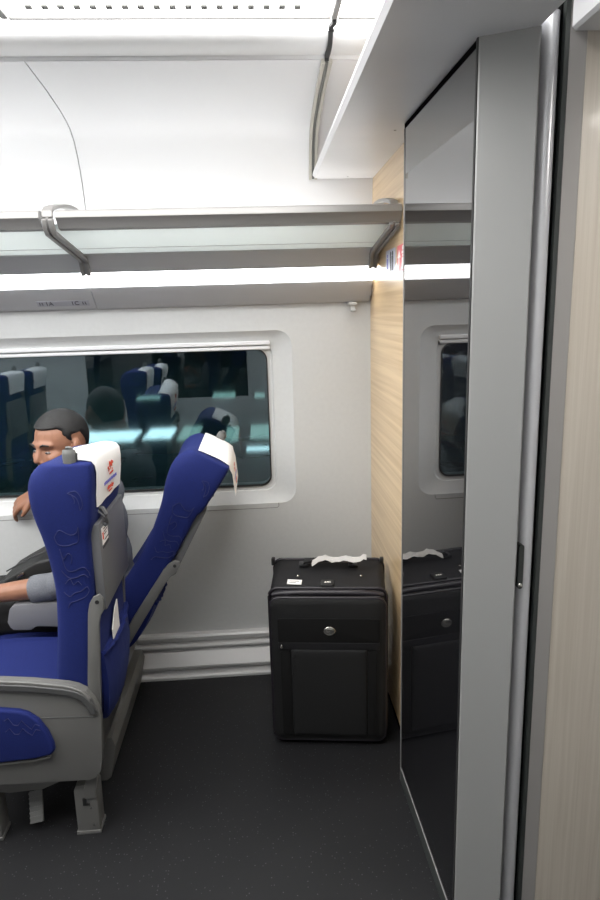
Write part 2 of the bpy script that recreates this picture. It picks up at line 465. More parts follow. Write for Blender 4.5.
ceiling_lamp(TRIM+.012, XP, 'short luminous ceiling panel right of the dark joint strip, above the soffit')
ceiling_lamp(-4.2, -2.22, 'farthest luminous ceiling panel, two joints up the carriage from the slotted one')
for xj in (-.600, ):
    b = BM(); box(b, xj-.009, xj+.009, .37, 1.838, 2.286, 2.30, .002); struct('trim_5', b, 'slot')
b = BM(); box(b, TRIM-.006, TRIM+.010, .37, 1.838, 2.284, 2.30, .003); struct('trim_6', b, 'alu_rail')

# luggage rack
rk = thing('luggage_rack', 'empty overhead luggage rack with grey rail and frosted glass shelf above the window', 'luggage rack', (0, 2.55, 1.76))
RAIL = [(2.060, 1.858), (2.042, 1.862), (2.028, 1.858), (2.021, 1.849), (2.020, 1.838), (2.030, 1.830), (2.044, 1.809), (2.068, 1.806)]
XB = (-.604, .437)
for xa, xb in ((XL, XB[0]-.024), (XB[0]+.024, XP-.003)):
    b = BM(); prism(b, RAIL, 'x', xa, xb); obj('rail', b, 'alu_rail', rk, smooth=35)
b = BM(); prism(b, [(2.050, 1.816), (2.392, 1.766), (2.392, 1.774), (2.050, 1.824)], 'x', XL, XP-.003); obj('glass_shelf', b, 'shelf', rk)
b = BM(); prism(b, [(2.308, 1.7775), (2.312, 1.7770), (2.312, 1.7755), (2.308, 1.7760)], 'x', XL, XP-.03); obj('shelf_edge_line', b, 'white', rk)
b = BM(); prism(b, [(2.385, 1.784), (2.385, 1.763), (2.392, 1.757), (2.412, 1.716), (2.418, 1.704), (2.56, 1.704), (2.57, 1.784)], 'x', XL, XP-.004); obj('rear_fascia', b, 'fascia', rk, smooth=35)
for k, xb in enumerate(XB):
    w_ = .016 if k == 0 else .013
    b = BM()
    arch = ([(2.026, 1.838), (2.030, 1.856)] if k == 0 else [(2.044, 1.858)])+[(2.05, 1.868), (2.10, 1.880), (2.17, 1.893), (2.24, 1.902), (2.31, 1.905), (2.37, 1.900), (2.42, 1.886), (2.47, 1.860), (2.53, 1.815), (2.56, 1.78)]
    ribbon(b, [(xb, *p) for p in arch], (w_, 0, 0), .012)
    br = obj('bracket', b, 'alu_rail', rk, bevel=.003)
    b = BM()
    low = ([(2.022, 1.835), (2.030, 1.812)] if k == 0 else [(2.040, 1.806)])+[(2.046, 1.797), (2.38, 1.750), (2.398, 1.738), (2.415, 1.694)]
    for dx in (-.010, .010): ribbon(b, [(xb+dx, *p) for p in low], (.007 if k == 0 else .006, 0, 0), .014)
    ribbon(b, [(xb, p[0], p[1]+.004) for p in low], (.005, 0, 0), .008)
    obj('bracket_arm', b, 'alu_rail', br, bevel=.002)
# unseen glow strip added behind the rail to brighten the curved wall above
b = BM(); prism(b, [(2.490, 1.786), (2.540, 1.786), (2.540, 1.796), (2.490, 1.796)], 'x', XL, XP-.01); obj('added_up_light', b, 'fill_up', rk)
# the same rack along the opposite wall, behind the camera
ro = thing('luggage_rack', 'luggage rack along the opposite wall of the carriage, facing the window', 'luggage rack', (0, 2*YC-2.55, 1.76))
b = BM(); prism(b, mirror(RAIL), 'x', XL, XP-.006); obj('rail', b, 'alu_rail', ro, smooth=35)
b = BM(); prism(b, mirror([(2.050, 1.816), (2.392, 1.766), (2.392, 1.774), (2.050, 1.824)]), 'x', XL, XP-.003); obj('glass_shelf', b, 'shelf', ro)
b = BM(); prism(b, mirror([(2.385, 1.784), (2.385, 1.763), (2.392, 1.757), (2.412, 1.716), (2.418, 1.704), (2.56, 1.704), (2.57, 1.784)]), 'x', XL, XP-.004); obj('rear_fascia', b, 'fascia', ro, smooth=35)
b = BM(); prism(b, mirror([(2.490, 1.786), (2.540, 1.786), (2.540, 1.796), (2.490, 1.796)]), 'x', XL, XP-.01); obj('added_up_light', b, 'fill_up', ro)  # added glow strip here too, lifting the opposite upper wall
b = BM(); prism(b, mirror([(2.420, 1.700), (2.512, 1.660), (2.545, 1.70)]), 'x', XL, XP-.002)
tag(obj('strip_light', b, 'fill_far'), 'added unseen fill strip under the luggage rack of the opposite wall', 'light')  # out-of-view strip added to brighten surfaces facing the camera side
b = BM(); prism(b, mirror([(2.514, 1.660), (2.506, 1.655), (2.574, 1.584), (2.586, 1.578), (2.598, 1.580), (2.598, 1.66)]), 'x', XL, XP-.008); struct('trim_12', b, 'fascia', smooth=40)
# strip light and fascia below it
b = BM(); prism(b, [(2.420, 1.700), (2.512, 1.660), (2.545, 1.70)], 'x', XL, XP-.002)
tag(obj('strip_light', b, 'strip'), 'long bright white strip light under the luggage rack', 'light')
b = BM()
for xa, xb in ((XL, -.6185), (-.6165, XP-.008)):
    prism(b, [(2.514, 1.660), (2.506, 1.655), (2.574, 1.584), (2.586, 1.578), (2.598, 1.580), (2.598, 1.66)], 'x', xa, xb)
struct('trim_7', b, 'fascia', smooth=40)
# seat number sign on that fascia
nrm = Vector((0, -.722, -.692)); upv = Vector((0, -.692, .722))
def on_fascia(x, s): return Vector((x, 2.506, 1.655))+Vector((0, .068, -.071))*s+nrm*.0012
c0 = on_fascia(-.737, .74)
ROT = Matrix((Vector((1, 0, 0)), upv, -Vector((1, 0, 0)).cross(upv)*-1)).transposed().to_4x4()
sg = thing('seat_number_sign', 'small grey seat number plate reading 1A and 1C below the strip light', 'sign', c0)
t = bmesh.new(); bmesh.ops.create_cube(t, size=1)
for v in t.verts: v.co = Vector((v.co.x*.196, v.co.y*.026, v.co.z*.001))
b = BM(); merge(b, t, None, Matrix.Translation(c0) @ ROT); obj('plate', b, 'sign', sg)
for body, dx in (('1A', -.052), ('1C', .045)):
    b = BM(); merge(b, text_bm(body, .026), None, Matrix.Translation(c0+nrm*.001+Vector((dx, 0, 0))) @ ROT)
    obj('lettering', b, 'ink', sg)
for dx in (-.087, -.078, .075, .084):     # little seat and window glyphs
    b = BM()
    for sx, sy, wx, wy in ((0, .004, .003, .006), (0, -.003, .005, .003), (.002, -.007, .001, .003)):
        t = bmesh.new(); bmesh.ops.create_cube(t, size=1)
        for v in t.verts: v.co = Vector((v.co.x*wx+sx, v.co.y*wy+sy, v.co.z*.001))
        merge(b, t, None, Matrix.Translation(c0+nrm*.001+Vector((dx, 0, 0))) @ ROT)
    obj('seat_symbol', b, 'ink', sg)
# coat hook
hk = thing('coat_hook', 'small grey coat hook below the strip light, beside the wood partition', 'hook', (.385, 2.585, 1.578))
b = BM(); box(b, .366, .402, 2.566, 2.5998, 1.565, 1.578, .003); obj('hook_base', b, 'hook', hk)
b = BM(); ribbon(b, [(.385, 2.578, 1.568), (.385, 2.574, 1.550), (.385, 2.564, 1.541), (.385, 2.550, 1.545)], (.010, 0, 0), .006); obj('hook_prong', b, 'hook', hk, bevel=.002)

# ------------------------------------------------------------------ end partition, soffit, doorway
b = BM(); box(b, XP, .505, 1.828, YW+.1, .06, 2.40); box(b, XP+.012, .505, 1.828, YW+.1, .0, .06, idx=1); struct('wall_partition', b, ['wood', 'dark'])
b = BM(); box(b, .440, .505, 1.285, 1.826, .0, 2.40); struct('trim_14', b, 'dark')
gp = bpy.data.objects.new('wall_glass_panel', None); COL.objects.link(gp); gp['kind'] = 'structure'; gp.location = (.42, 1.5, 0)
b = BM(); prism(b, [(.4185, 1.822), (.4295, 1.281), (.438, 1.281), (.428, 1.822)], 'z', .050, 2.018); obj('glass_sheet', b, 'blackglass', gp)
b = BM(); box(b, .4165, .460, 1.822, 1.8275, .0, 2.018, .001); obj('edge_strip', b, 'alu_rail', gp)
b = BM(); prism(b, [(.4165, 1.824), (.4275, 1.281), (.438, 1.281), (.428, 1.824)], 'z', .046, .0505); prism(b, [(.4168, 1.824), (.4278, 1.281), (.438, 1.281), (.428, 1.824)], 'z', .0, .046, idx=1); obj('bottom_rail', b, ['alu_rail', 'jamb_dark'], gp)
b = BM(); prism(b, [(.4175, 1.824), (.4285, 1.281), (.47, 1.281), (.46, 1.824)], 'z', 2.018, 2.030); obj('top_seal', b, 'dark', gp)
b = BM(); box(b, .4262, .438, 1.2735, 1.281, .0, 2.03); obj('corner_seal', b, 'rubber', gp)
# soffit slab with chamfered white lip
b = BM()
prism(b, [(.240, 2.030), (.523, 2.030), (.523, 2.052), (.236, 2.052), (.2315, 2.049), (.2305, 2.040)], 'y', YB, 2.552)
for f in b.faces:
    c = f.calc_center_median()
    if c.x < .238 and abs(f.normal.y) < .5: f.material_index = 1
so = struct('ceiling_soffit', b, ['soffit', 'soffit_edge'], smooth=20)
b = BM()
for x, y in ((.405, 1.885), (.36, 2.50), (.50, 1.30)): cyl(b, (x, y, 2.0285), .0035, .002, 'z', 12)
obj('screws', b, 'hook', so)
# pillar at the doorway (aluminium, faintly turned)
b = BM()
prism(b, [(.4285, 1.2730), (.4305, 1.2705), (.500, 1.2370), (.5225, 1.2250), (.5255, 1.2265), (.5255, 1.2840), (.4395, 1.2840), (.4395, 1.2734), (.4285, 1.2734)], 'z', .0, 2.030)
struct('pillar', b, 'alu_pillar', smooth=20)
# sliding door leaf in its pocket: only its rounded leading edge shows
dl = bpy.data.objects.new('door_1', None); COL.objects.link(dl); dl['kind'] = 'structure'; dl.location = (.55, 1.3, 0)
b = BM()
pts = []
for k in range(13):
    a = PI+PI*k/12
    pts.append((.5525+.0165*math.cos(a), 1.2560+.022*math.sin(a)))
prism(b, [(.536, 2.1), ]+pts+[(.569, 2.1)], 'z', .004, 2.06)
obj('door_leaf', b, 'alu_door', dl, smooth=50)
b = BM(); prism(b, rrect(.5320, .5425, .955, 1.055, .005), 'y', 1.2290, 1.25); fp = obj('finger_pull', b, 'jamb_dark', dl)
b = BM(); ell(b, (.5375, 1.2305, .963), (.005, .004, .006)); obj('pull_stud', b, 'chrome', fp)
b = BM(); box(b, .526, .5345, 1.262, 2.1, .0, 2.1); box(b, .5705, .574, 1.250, 2.1, .0, 2.1); struct('gap_shade', b, 'dark')  # black strips stand in for the darkness inside the pocket gaps
# door jamb and vestibule wall
b = BM()
prism(b, [(.5745, 1.238), (.582, 1.2355), (.582, 1.30), (.5745, 1.30)], 'z', 0, 2.30, idx=0)
struct('trim_9', b, 'jamb_dark')
b = BM(); prism(b, [(.5825, 1.2350), (.612, 1.2305), (.612, 1.30), (.5825, 1.30)], 'z', 0, 2.30); struct('trim_10', b, 'jamb')
b = BM(); box(b, .613, XR, 1.232, 1.30, 0, 2.30); struct('wall_vestibule', b, 'wood_pale')
b = BM(); prism(b, [(.581, 2.028), (.587, 2.022), (XR, 2.022), (XR, 2.08), (.581, 2.08)], 'y', YB, 1.226); struct('ceiling_vestibule', b, 'soffit_edge')
b = BM(); box(b, .524, .60, YB, 1.226, 2.085, 2.12); struct('trim_11', b, 'dark')
b = BM(); box(b, .523, XR, 1.30, 1.34, 0, 2.4); struct('trim_15', b, 'dark')

vl = thing('vestibule_fill', 'added unseen downlight in the vestibule ceiling beyond the sliding door', 'light', (.95, .75, 2.02))  # lamp added out of view to brighten the doorway and pillar
b = BM(); cyl(b, (.95, .75, 2.012), .075, .009, 'z', 32); obj('lens', b, 'fill_down', vl)
b = BM(); tube(b, [(.95+.082*math.cos(2*PI*k/32), .75+.082*math.sin(2*PI*k/32), 2.016) for k in range(33)], .007, 8); obj('rim', b, 'alu_rail', vl)
# two stickers on the wood partition
def sticker(name, label, y0, y1, z0, z1, base, marks):
    t = thing(name, label, 'sticker', (XP, (y0+y1)/2, (z0+z1)/2), 'stickers on the wood partition')
    b = BM(); prism(b, [(y0, z0), (y1, z0), (y1, z1), (y0, z1)], 'x', XP-.0008, XP); obj('backing', b, base, t)
    for nm, mt, polys in marks:
        b = BM()
        for P in polys: prism(b, P, 'x', XP-.0014, XP-.0008)
        obj(nm, b, mt, t)
def rc(y0, y1, z0, z1): return [(y0, z0), (y1, z0), (y1, z1), (y0, z1)]
def figure(y, z0, h):
    return [rc(y-.010, y+.010, z0+h*.42, z0+h*.78), rc(y-.009, y-.002, z0, z0+h*.44), rc(y+.002, y+.009, z0, z0+h*.44),
            [(y+.010*math.cos(k*PI/5), z0+h*.9+.009*math.sin(k*PI/5)) for k in range(10)]]
# seen from the cabin the far end (large y) is on the left
sticker('figure_sticker', 'blue grey sticker with small dark figures on the wood partition', 2.130, 2.282, 1.662, 1.742, 'sticker_grey',
        [('figure_print', 'ink', figure(2.170, 1.672, .060)+figure(2.200, 1.672, .060)), ('side_print', 'violet', [rc(2.245, 2.262, 1.680, 1.715), rc(2.248, 2.259, 1.718, 1.728)])])
sticker('extinguisher_sticker', 'red sticker with a white arrow and extinguisher on the wood partition', 1.985, 2.100, 1.658, 1.742, 'sticker_red',
        [('arrow', 'paper', [rc(2.066, 2.078, 1.668, 1.706), [(2.052, 1.704), (2.092, 1.704), (2.072, 1.728)]]),
         ('extinguisher_print', 'paper', [rc(2.008, 2.030, 1.668, 1.702), rc(2.014, 2.024, 1.704, 1.712), rc(2.004, 2.034, 1.714, 1.722), [(2.019+.010*math.cos(k*PI/5), 1.731+.007*math.sin(k*PI/5)) for k in range(10)]])])

# ------------------------------------------------------------------ seats
HX, HZ = -.56, .43          # recline hinge in the seat's own frame
FRONT = [(.40, -.632), (.47, -.636), (.531, -.634), (.572, -.632), (.613, -.622), (.66, -.616), (.714, -.612), (.76, -.608), (.799, -.606), (.85, -.610), (.901, -.615), (.947, -.621), (.997, -.634), (1.04, -.643), (1.09, -.647), (1.125, -.643), (1.15, -.628), (1.165, -.606)]
REAR = [(.40, -.517), (.531, -.512), (.66, -.503), (.727, -.496), (.793, -.489), (.90, -.486), (.965, -.486), (.985, -.472), (1.044, -.466), (1.10, -.460), (1.15, -.456), (1.165, -.458)]
HW = [(.40, .165), (.60, .172), (.80, .172), (.93, .180), (1.05, .191), (1.12, .190), (1.165, .182)]
def interp(t, z):
    for (a, u), (c, v) in zip(t, t[1:]):
        if z <= c: return u+(v-u)*max(0, (z-a)/(c-a))
    return t[-1][1]

def make_seat(name, label, x, yc, recline=0, slide=(0, 0), mirror_side=1, full=True, group='blue carriage seats', base=True, dz=-.015, tilt=0, cf=-.516):
    """mirror_side: +1 when the grab handle / aisle side faces the camera (-y)"""
    root = thing(name, label, 'seat', (x-.6, yc, 0), group)
    near = -1*mirror_side
    a = math.radians(recline); ca, sa = math.cos(a), math.sin(a)
    def B(px, py, pz):       # back frame -> world
        u, v = px-HX, pz-HZ
        return (x+HX+slide[0]+u*ca+v*sa, yc+py, HZ+slide[1]-u*sa+v*ca-tilt*max(0, min(1, (pz-.95)/.15))*(py+.19))
    def BT(bm):
        for v in bm.verts: v.co = Vector(B(*v.co))
        return bm
    # --- back cushion: lofted, with bolsters proud of a hollowed front
    b = BM(); rings = []
    zs = [.40, .47, .54, .61, .68, .74, .80, .86, .92, .962, .988, 1.02, 1.07, 1.11, 1.14, 1.158, 1.166, 1.168]
    for i, z in enumerate(zs):
        xf, xr, hw = interp(FRONT, z), interp(REAR, z), interp(HW, z)
        if i == len(zs)-1: xf += .012; xr -= .008; hw -= .010
        dep = .030 if z < 1.0 else .016
        r = []
        for t in (-.94, -.82, -.55, -.2, .2, .55, .82, .94):      # front, left to right
            hollow = dep*max(0, 1-(t/.80)**4) if abs(t) < .80 else 0
            edge = .016 if abs(t) > .9 else 0
            r.append((xf+hollow+edge, hw*t, z))
        th = xr-xf
        for t in (.30, .90): r.append((xf+th*t, hw*(1.0 if t < .5 else .995), z))
        for t in (.975, .88, .4, 0, -.4, -.88, -.975): r.append((xr-(.004 if abs(t) > .9 else 0), hw*t, z))
        for t in (.90, .30): r.append((xf+th*t, -hw*(1.0 if t < .5 else .995), z))
        rings.append(r)
    loops(b, rings, cap0=True)
    # domed top
    top = rings[-1]; cx = sum(p[0] for p in top)/len(top)
    b.verts.ensure_lookup_table(); n = len(top); last = b.verts[-n:]
    inner = [b.verts.new((cx+(v.co.x-cx)*.72, v.co.y*.90, 1.1715)) for v in last]
    for k in range(n): b.faces.new((last[k], last[(k+1) % n], inner[(k+1) % n], inner[k]))
    cv = b.verts.new((cx, 0, 1.173))
    for k in range(n): b.faces.new((inner[k], inner[(k+1) % n], cv))
    BT(b)
    obj('back_cushion', b, 'blue', root, smooth=None, subsurf=1)
    # --- embroidered swirls on the side facing the aisle / camera
    if full:
        b = BM()
        def side_y(px, pz):
            return -(interp(HW, pz)+.0006)
        def swirl(pts):
            P = []
            for i in range(len(pts)-1):
                p0 = Vector(pts[max(i-1, 0)]); p1 = Vector(pts[i]); p2 = Vector(pts[i+1]); p3 = Vector(pts[min(i+2, len(pts)-1)])
                for k in range(5):
                    t = k/5
                    P.append(.5*((2*p1)+(p2-p0)*t+(2*p0-5*p1+4*p2-p3)*t*t+(3*p1-p0-3*p2+p3)*t**3))
            P.append(Vector(pts[-1]))
            tube(b, [B(p.x, side_y(p.x, p.y), p.y) for p in P], .0009, 5)
        swirl([(-.525, 1.09), (-.505, 1.095), (-.492, 1.08), (-.488, 1.055), (-.496, 1.04)])
        swirl([(-.525, 1.09), (-.505, 1.078), (-.498, 1.062), (-.496, 1.04)])
        swirl([(-.515, 1.086), (-.508, 1.07), (-.51, 1.06)])
        swirl([(-.575, .965), (-.56, .985), (-.545, .978), (-.53, .970), (-.515, .975), (-.508, .992)])
        swirl([(-.575, .965), (-.568, .945), (-.55, .938), (-.53, .942), (-.512, .952), (-.508, .992)])
        swirl([(-.565, .93), (-.558, .90), (-.545, .915), (-.535, .905), (-.54, .885)])
        swirl([(-.565, .93), (-.555, .87), (-.535, .862), (-.51, .872), (-.497, .862), (-.492, .845)])
        swirl([(-.568, .865), (-.55, .842), (-.53, .842), (-.51, .85), (-.497, .84)])
        swirl([(-.562, .825), (-.548, .838), (-.54, .82), (-.528, .83), (-.518, .818)])
        swirl([(-.57, .80), (-.555, .785), (-.54, .795), (-.52, .80), (-.505, .812), (-.50, .80), (-.512, .782), (-.535, .772), (-.555, .765), (-.562, .75)])
        obj('embroidery', b, 'thread', root, smooth=None)
    # --- headrest cover draped over the top
    b = BM()
    prof = [(cf, 1.1745), (cf+.010, 1.1765), (cf+.010+(-.502-cf)*.4, 1.1775), (cf+.010+(-.502-cf)*.65, 1.178), (-.502, 1.178), (-.495, 1.1775), (-.48, 1.176), (-.462, 1.172), (-.452, 1.160), (-.450, 1.135), (-.453, 1.10), (-.457, 1.07), (-.460, 1.035)]
    y0, y1 = -.160, .152
    if mirror_side < 0: y0, y1 = -y1, -y0
    rows = []
    for i, p in enumerate(prof):
        row = []
        for k in range(9):
            t = k/8
            tap = 1-.10*max(0, i-7)/5
            yy = (y0+y1)/2+(y1-y0)*(t-.5)*tap
            wob = .0016*math.sin(5*t*PI+i)*(1 if i > 9 else .3)
            lift = (.032*(1-.95*t)*min(1, t*6+.55) if tilt else .010*math.sin(PI*t))*(1 if i < 7 else max(0, (9-i)/3))
            row.append((p[0]+wob, yy, p[1]+lift, lift))
        rows.append(row)
    hang = recline > 15
    def FB(px, py, pz):      # a reclined seat lets the rear flap hang plumb
        if not hang or pz > 1.150 or px < -.50: return B(px, py, pz)
        q = B(-.452, py, 1.155); d = 1.155-pz
        return (q[0]+(px+.456)*.3+.004+.10*d, q[1], q[2]-d*.80)
    out = [[FB(*q[:3]) for q in r] for r in rows]
    inn = [[FB(q[0]*(1)+(-.003 if i > 7 else 0), q[1], q[2]-q[3]-(.003 if i < 9 else 0)) for q in r] for i, r in enumerate(rows)]
    VO = [[b.verts.new(c) for c in r] for r in out]; VI = [[b.verts.new(c) for c in r] for r in inn]
    R, K = len(VO), 9
    for i in range(R-1):
        for k in range(K-1):
            b.faces.new((VO[i][k], VO[i][k+1], VO[i+1][k+1], VO[i+1][k])); b.faces.new((VI[i][k], VI[i+1][k], VI[i+1][k+1], VI[i][k+1]))
    for i in range(R-1):
        b.faces.new((VO[i][0], VO[i+1][0], VI[i+1][0], VI[i][0])); b.faces.new((VO[i][-1], VI[i][-1], VI[i+1][-1], VO[i+1][-1]))
    for k in range(K-1):
        b.faces.new((VO[0][k], VI[0][k], VI[0][k+1], VO[0][k+1])); b.faces.new((VO[-1][k], VO[-1][k+1], VI[-1][k+1], VI[-1][k]))
    cv = obj('headrest_cover', b, 'cover', root, smooth=60)
    # print on the rear flap: red emblem, violet line, red line
    if full:
        def flap(bm, y, z, w_, h_, sk=0):
            xa = interp(sorted([(p[1], p[0]) for p in prof[8:]]), z)+.0016
            r = [FB(xa, y-w_/2, z-h_/2), FB(xa, y+w_/2, z-h_/2), FB(xa+sk, y+w_/2, z+h_/2), FB(xa+sk, y-w_/2, z+h_/2)]
            r2 = [FB(xa+.0012, y-w_/2, z-h_/2), FB(xa+.0012, y+w_/2, z-h_/2), FB(xa+.0012+sk, y+w_/2, z+h_/2), FB(xa+.0012+sk, y-w_/2, z+h_/2)]
            A_ = [bm.verts.new(p) for p in r]; B_ = [bm.verts.new(p) for p in r2]
            bm.faces.new(A_); bm.faces.new(B_[::-1])
            for k in range(4): bm.faces.new((A_[k], A_[(k+1) % 4], B_[(k+1) % 4], B_[k]))
        ym = (y0+y1)/2
        b = BM(); rd = random.Random(3)
        for k in range(12):
            flap(b, ym-.030+.005*k+rd.uniform(-.003, .003), 1.128+rd.uniform(-.014, .010), rd.choice((.004, .010)), rd.choice((.018, .006)))
        for k in range(6): flap(b, ym-.012+.008*k, 1.105+rd.uniform(-.002, .002), .006, .005)
        obj('red_emblem', b, 'red', cv); b = BM()
        for k in range(9): flap(b, ym-.03+.0085*k, 1.062+rd.uniform(-.002, .002), .0075, .009+rd.uniform(-.003, .003))
        for k in range(7): flap(b, ym-.015+.006*k, 1.050, .005, .004)
        obj('red_print', b, 'red', cv)
        b = BM()
        for k in range(16): flap(b, ym-.072+.0098*k, 1.086+rd.uniform(-.001, .001), .0075, .009)
        obj('violet_print', b, 'violet', cv)
    # --- grab handle on the top aisle-side corner
    b = BM()
    hy = near*.158
    tube(b, [(-0.518, hy, 1.140), (-0.519, hy, 1.165), (-0.519, hy, 1.190), (-0.518, hy, 1.202), (-0.517, hy, 1.210), (-0.516, hy, 1.2125)], [.016, .0175, .0185, .017, .011, .003], 16); BT(b)
    obj('grab_handle', b, 'handle', root, smooth=60)
    # --- folding table on the back
    b = BM(); box(b, -.489, -.462, -.150, .172, .727, .985, .006); BT(b); tt = obj('tray_table', b, 'tray', root)
    b = BM(); tube(b, [(-.474, near*.10, 1.022), (-.460, near*.10, 1.018), (-.452, near*.10, 1.000), (-.452, near*.10, .975), (-.460, near*.10, .968)], .008, 8); tube(b, [(-.474, near*.113, 1.02), (-.453, near*.112, .995), (-.452, near*.100, .972), (-.453, near*.088, .995), (-.474, near*.087, 1.02)], .003, 6); BT(b)
    obj('tray_latch', b, 'tray', tt)
    if full:
        b = BM(); box(b, -.462, -.4612, -.128, -.060, .915, .965); BT(b); st = obj('sticker', b, 'paper', tt)
        b = BM(); box(b, -.4612, -.4606, -.124, -.112, .930, .950); BT(b); obj('sticker_print', b, 'red', st)
        b = BM()
        for zz, ww in ((.957, .030), (.949, .038), (.941, .028), (.925, .05)): box(b, -.4612, -.4606, -.106, -.106+ww, zz-.002, zz+.001)
        box(b, -.462, -.4606, -.128, -.060, .905, .914)
        BT(b); obj('sticker_text', b, 'ink', st)
    # --- lower rear fabric and elastic pocket
    b = BM(); pr = []
    for z, xr, h in ((.36, -.512, .10), (.40, -.505, .142), (.48, -.492, .160), (.60, -.486, .166), (.70, -.484, .167), (.735, -.484, .167)):
        pr.append([(xr-.03, -h, z), (xr-.004, -h, z), (xr, -h*.8, z), (xr, 0, z), (xr, h*.8, z), (xr-.004, h, z), (xr-.03, h, z)])
    loops(b, pr, True, True); BT(b); obj('rear_fabric', b, 'blue', root, smooth=60)
    b = BM(); pr = []
    for z, bulge, h in ((.335, -.502, .085), (.37, -.482, .13), (.43, -.468, .152), (.50, -.462, .160), (.555, -.464, .162), (.590, -.467, .163), (.602, -.470, .163)):
        r = []
        for k in range(17):
            t = -1+k/8
            g = .0030*math.sin(k*2.7)*(1 if z > .5 else .4)
            r.append((bulge-.014*t*t+g, h*t, z-.014*(1-t*t)*(1 if z > .5 else 0)))
        r += [(bulge-.03, h, z), (bulge-.034, 0, z), (bulge-.03, -h, z)]
        pr.append(r)
    loops(b, pr, True, True); BT(b); pk = obj('seat_pocket', b, 'blue', root, smooth=70)
    if full:
        b = BM(); tube(b, [B(-.466-.013*(-1+k/8)**2+.003*math.sin(k*2.7), .162*(-1+k/8), .600-.014*(1-(-1+k/8)**2)) for k in range(17)], .006, 8)
        obj('elastic_hem', b, 'blue', pk, smooth=70)
    # --- recline brackets each side of the lower back
    for sgn in (-1, 1):
        b = BM()
        prism(b, [(-.508, .735), (-.501, .764), (-.490, .782), (-.472, .789), (-.463, .777), (-.463, .742), (-.474, .725), (-.480, .70), (-.497, .46), (-.500, .425), (-.530, .43), (-.530, .52)], 'y', sgn*.176-.006, sgn*.176+.006, .002)
        BT(b); br = obj('recline_bracket', b, 'seat_grey', root)
        b = BM(); cyl(b, (-.479, sgn*.176-.0075, .768), .006, .015, 'y', 12); BT(b); obj('pivot_pin', b, 'rubber', br)
    # --- seat cushion
    b = BM(); rings = []
    for px, zt, hw in ((-1.02, .40, .165), (-1.01, .455, .172), (-.97, .475, .176), (-.90, .485, .176), (-.80, .485, .176), (-.70, .480, .174), (-.62, .475, .170), (-.60, .46, .168)):
        r = []
        for t in (-1, -.93, -.6, 0, .6, .93, 1):
            r.append((x+px, yc+hw*t, zt+dz+(.035 if abs(t) == .93 else (.012 if abs(t) == 1 else (.012 if abs(t) == .6 else 0)))))
        r += [(x+px, yc+hw, .34), (x+px, yc, .33), (x+px, yc-hw, .34)]
        rings.append(r)
    loops(b, rings, True, True); obj('seat_cushion', b, 'blue', root, smooth=None, subsurf=1)
    # --- armrest on the inner (window) side of the aisle seat
    ay = yc+(.204 if mirror_side > 0 else -.204)
    if base:
        b = BM()
        prism(b, [(x+p, z) for p, z in [(-.882, .522), (-.889, .542), (-.878, .586), (-.868, .598), (-.852, .603), (-.50, .600), (-.50, .545), (-.60, .524), (-.727, .515), (-.790, .521), (-.800, .518), (-.814, .508), (-.872, .512)]], 'y', ay-.020, ay+.020, .004)
        ar = obj('armrest', b, 'armrest', root)
        b = BM(); box(b, x-.845, x-.50, ay-.020, ay+.020, .597, .602, .003); obj('armrest_pad', b, 'armrest', ar)
        # --- aisle side panel
        ys = yc+near*.190
        P = [(-1.04, .575), (-.766, .556), (-.68, .546), (-.582, .529), (-.555, .520), (-.530, .504), (-.510, .475), (-.500, .442), (-.497, .41), (-.508, .272), (-.514, .240), (-.528, .219), (-.550, .212), (-.70, .214), (-.809, .217), (-1.02, .235), (-1.05, .30)]
        b = BM(); prism(b, [(x+p, z) for p, z in P], 'y', ys-.010, ys+.014, .003); sp = obj('side_panel', b, 'seat_grey', root)
        b = BM()   # raised rail round the top of the panel
        pts = [(-1.02, .556), (-.766, .539), (-.68, .529), (-.590, .512), (-.562, .503), (-.540, .489), (-.522, .464), (-.514, .435)]
        ribbon(b, [(x+p[0], ys+near*.014, p[1]) for p in pts], (0, .008, 0), .020); obj('panel_rail', b, 'seat_dark', sp, bevel=.003)
        b = BM()   # paler lip above it
        ribbon(b, [(x+p[0], ys+near*.012, p[1]+.014) for p in pts[:-1]], (0, .008, 0), .012); obj('panel_lip', b, 'seat_grey', sp, bevel=.003)
        b = BM(); tube(b, [(x-.680, ys+near*.0105, .4290), (x-.505, ys+near*.0105, .4215)], .0013, 6); obj('panel_seam', b, 'seat_dark', sp)
        # upholstered bulge set into the panel, in its plastic recess
        bl = [(-1.0, .485), (-.773, .474), (-.720, .466), (-.695, .456), (-.668, .432), (-.646, .392), (-.634, .350), (-.633, .330), (-.645, .318), (-.690, .309), (-.794, .303), (-1.0, .32)]
        b = BM(); prism(b, [(x+p, z) for p, z in bl], 'y', ys+near*.008, ys+near*.030, .008, seg=3); obj('side_cushion', b, 'blue', sp, smooth=70)
        b = BM()
        ribbon(b, [(x+p, ys+near*.014, z) for p, z in [(-1.0, .310), (-.794, .294), (-.690, .299), (-.650, .306)]], (0, .009, 0), .007); obj('recess_lip', b, 'seat_grey', sp, bevel=.002)
        if full:
            for z0 in (.44, .405):
                b = BM(); tube(b, [(x-.76+.012*k, ys+near*.0305, z0+.012*math.sin(k*1.9)+(-.0035*k if z0 > .42 else -.001*k)) for k in range(9)], .0009, 5)
                obj('embroidery', b, 'thread', sp)
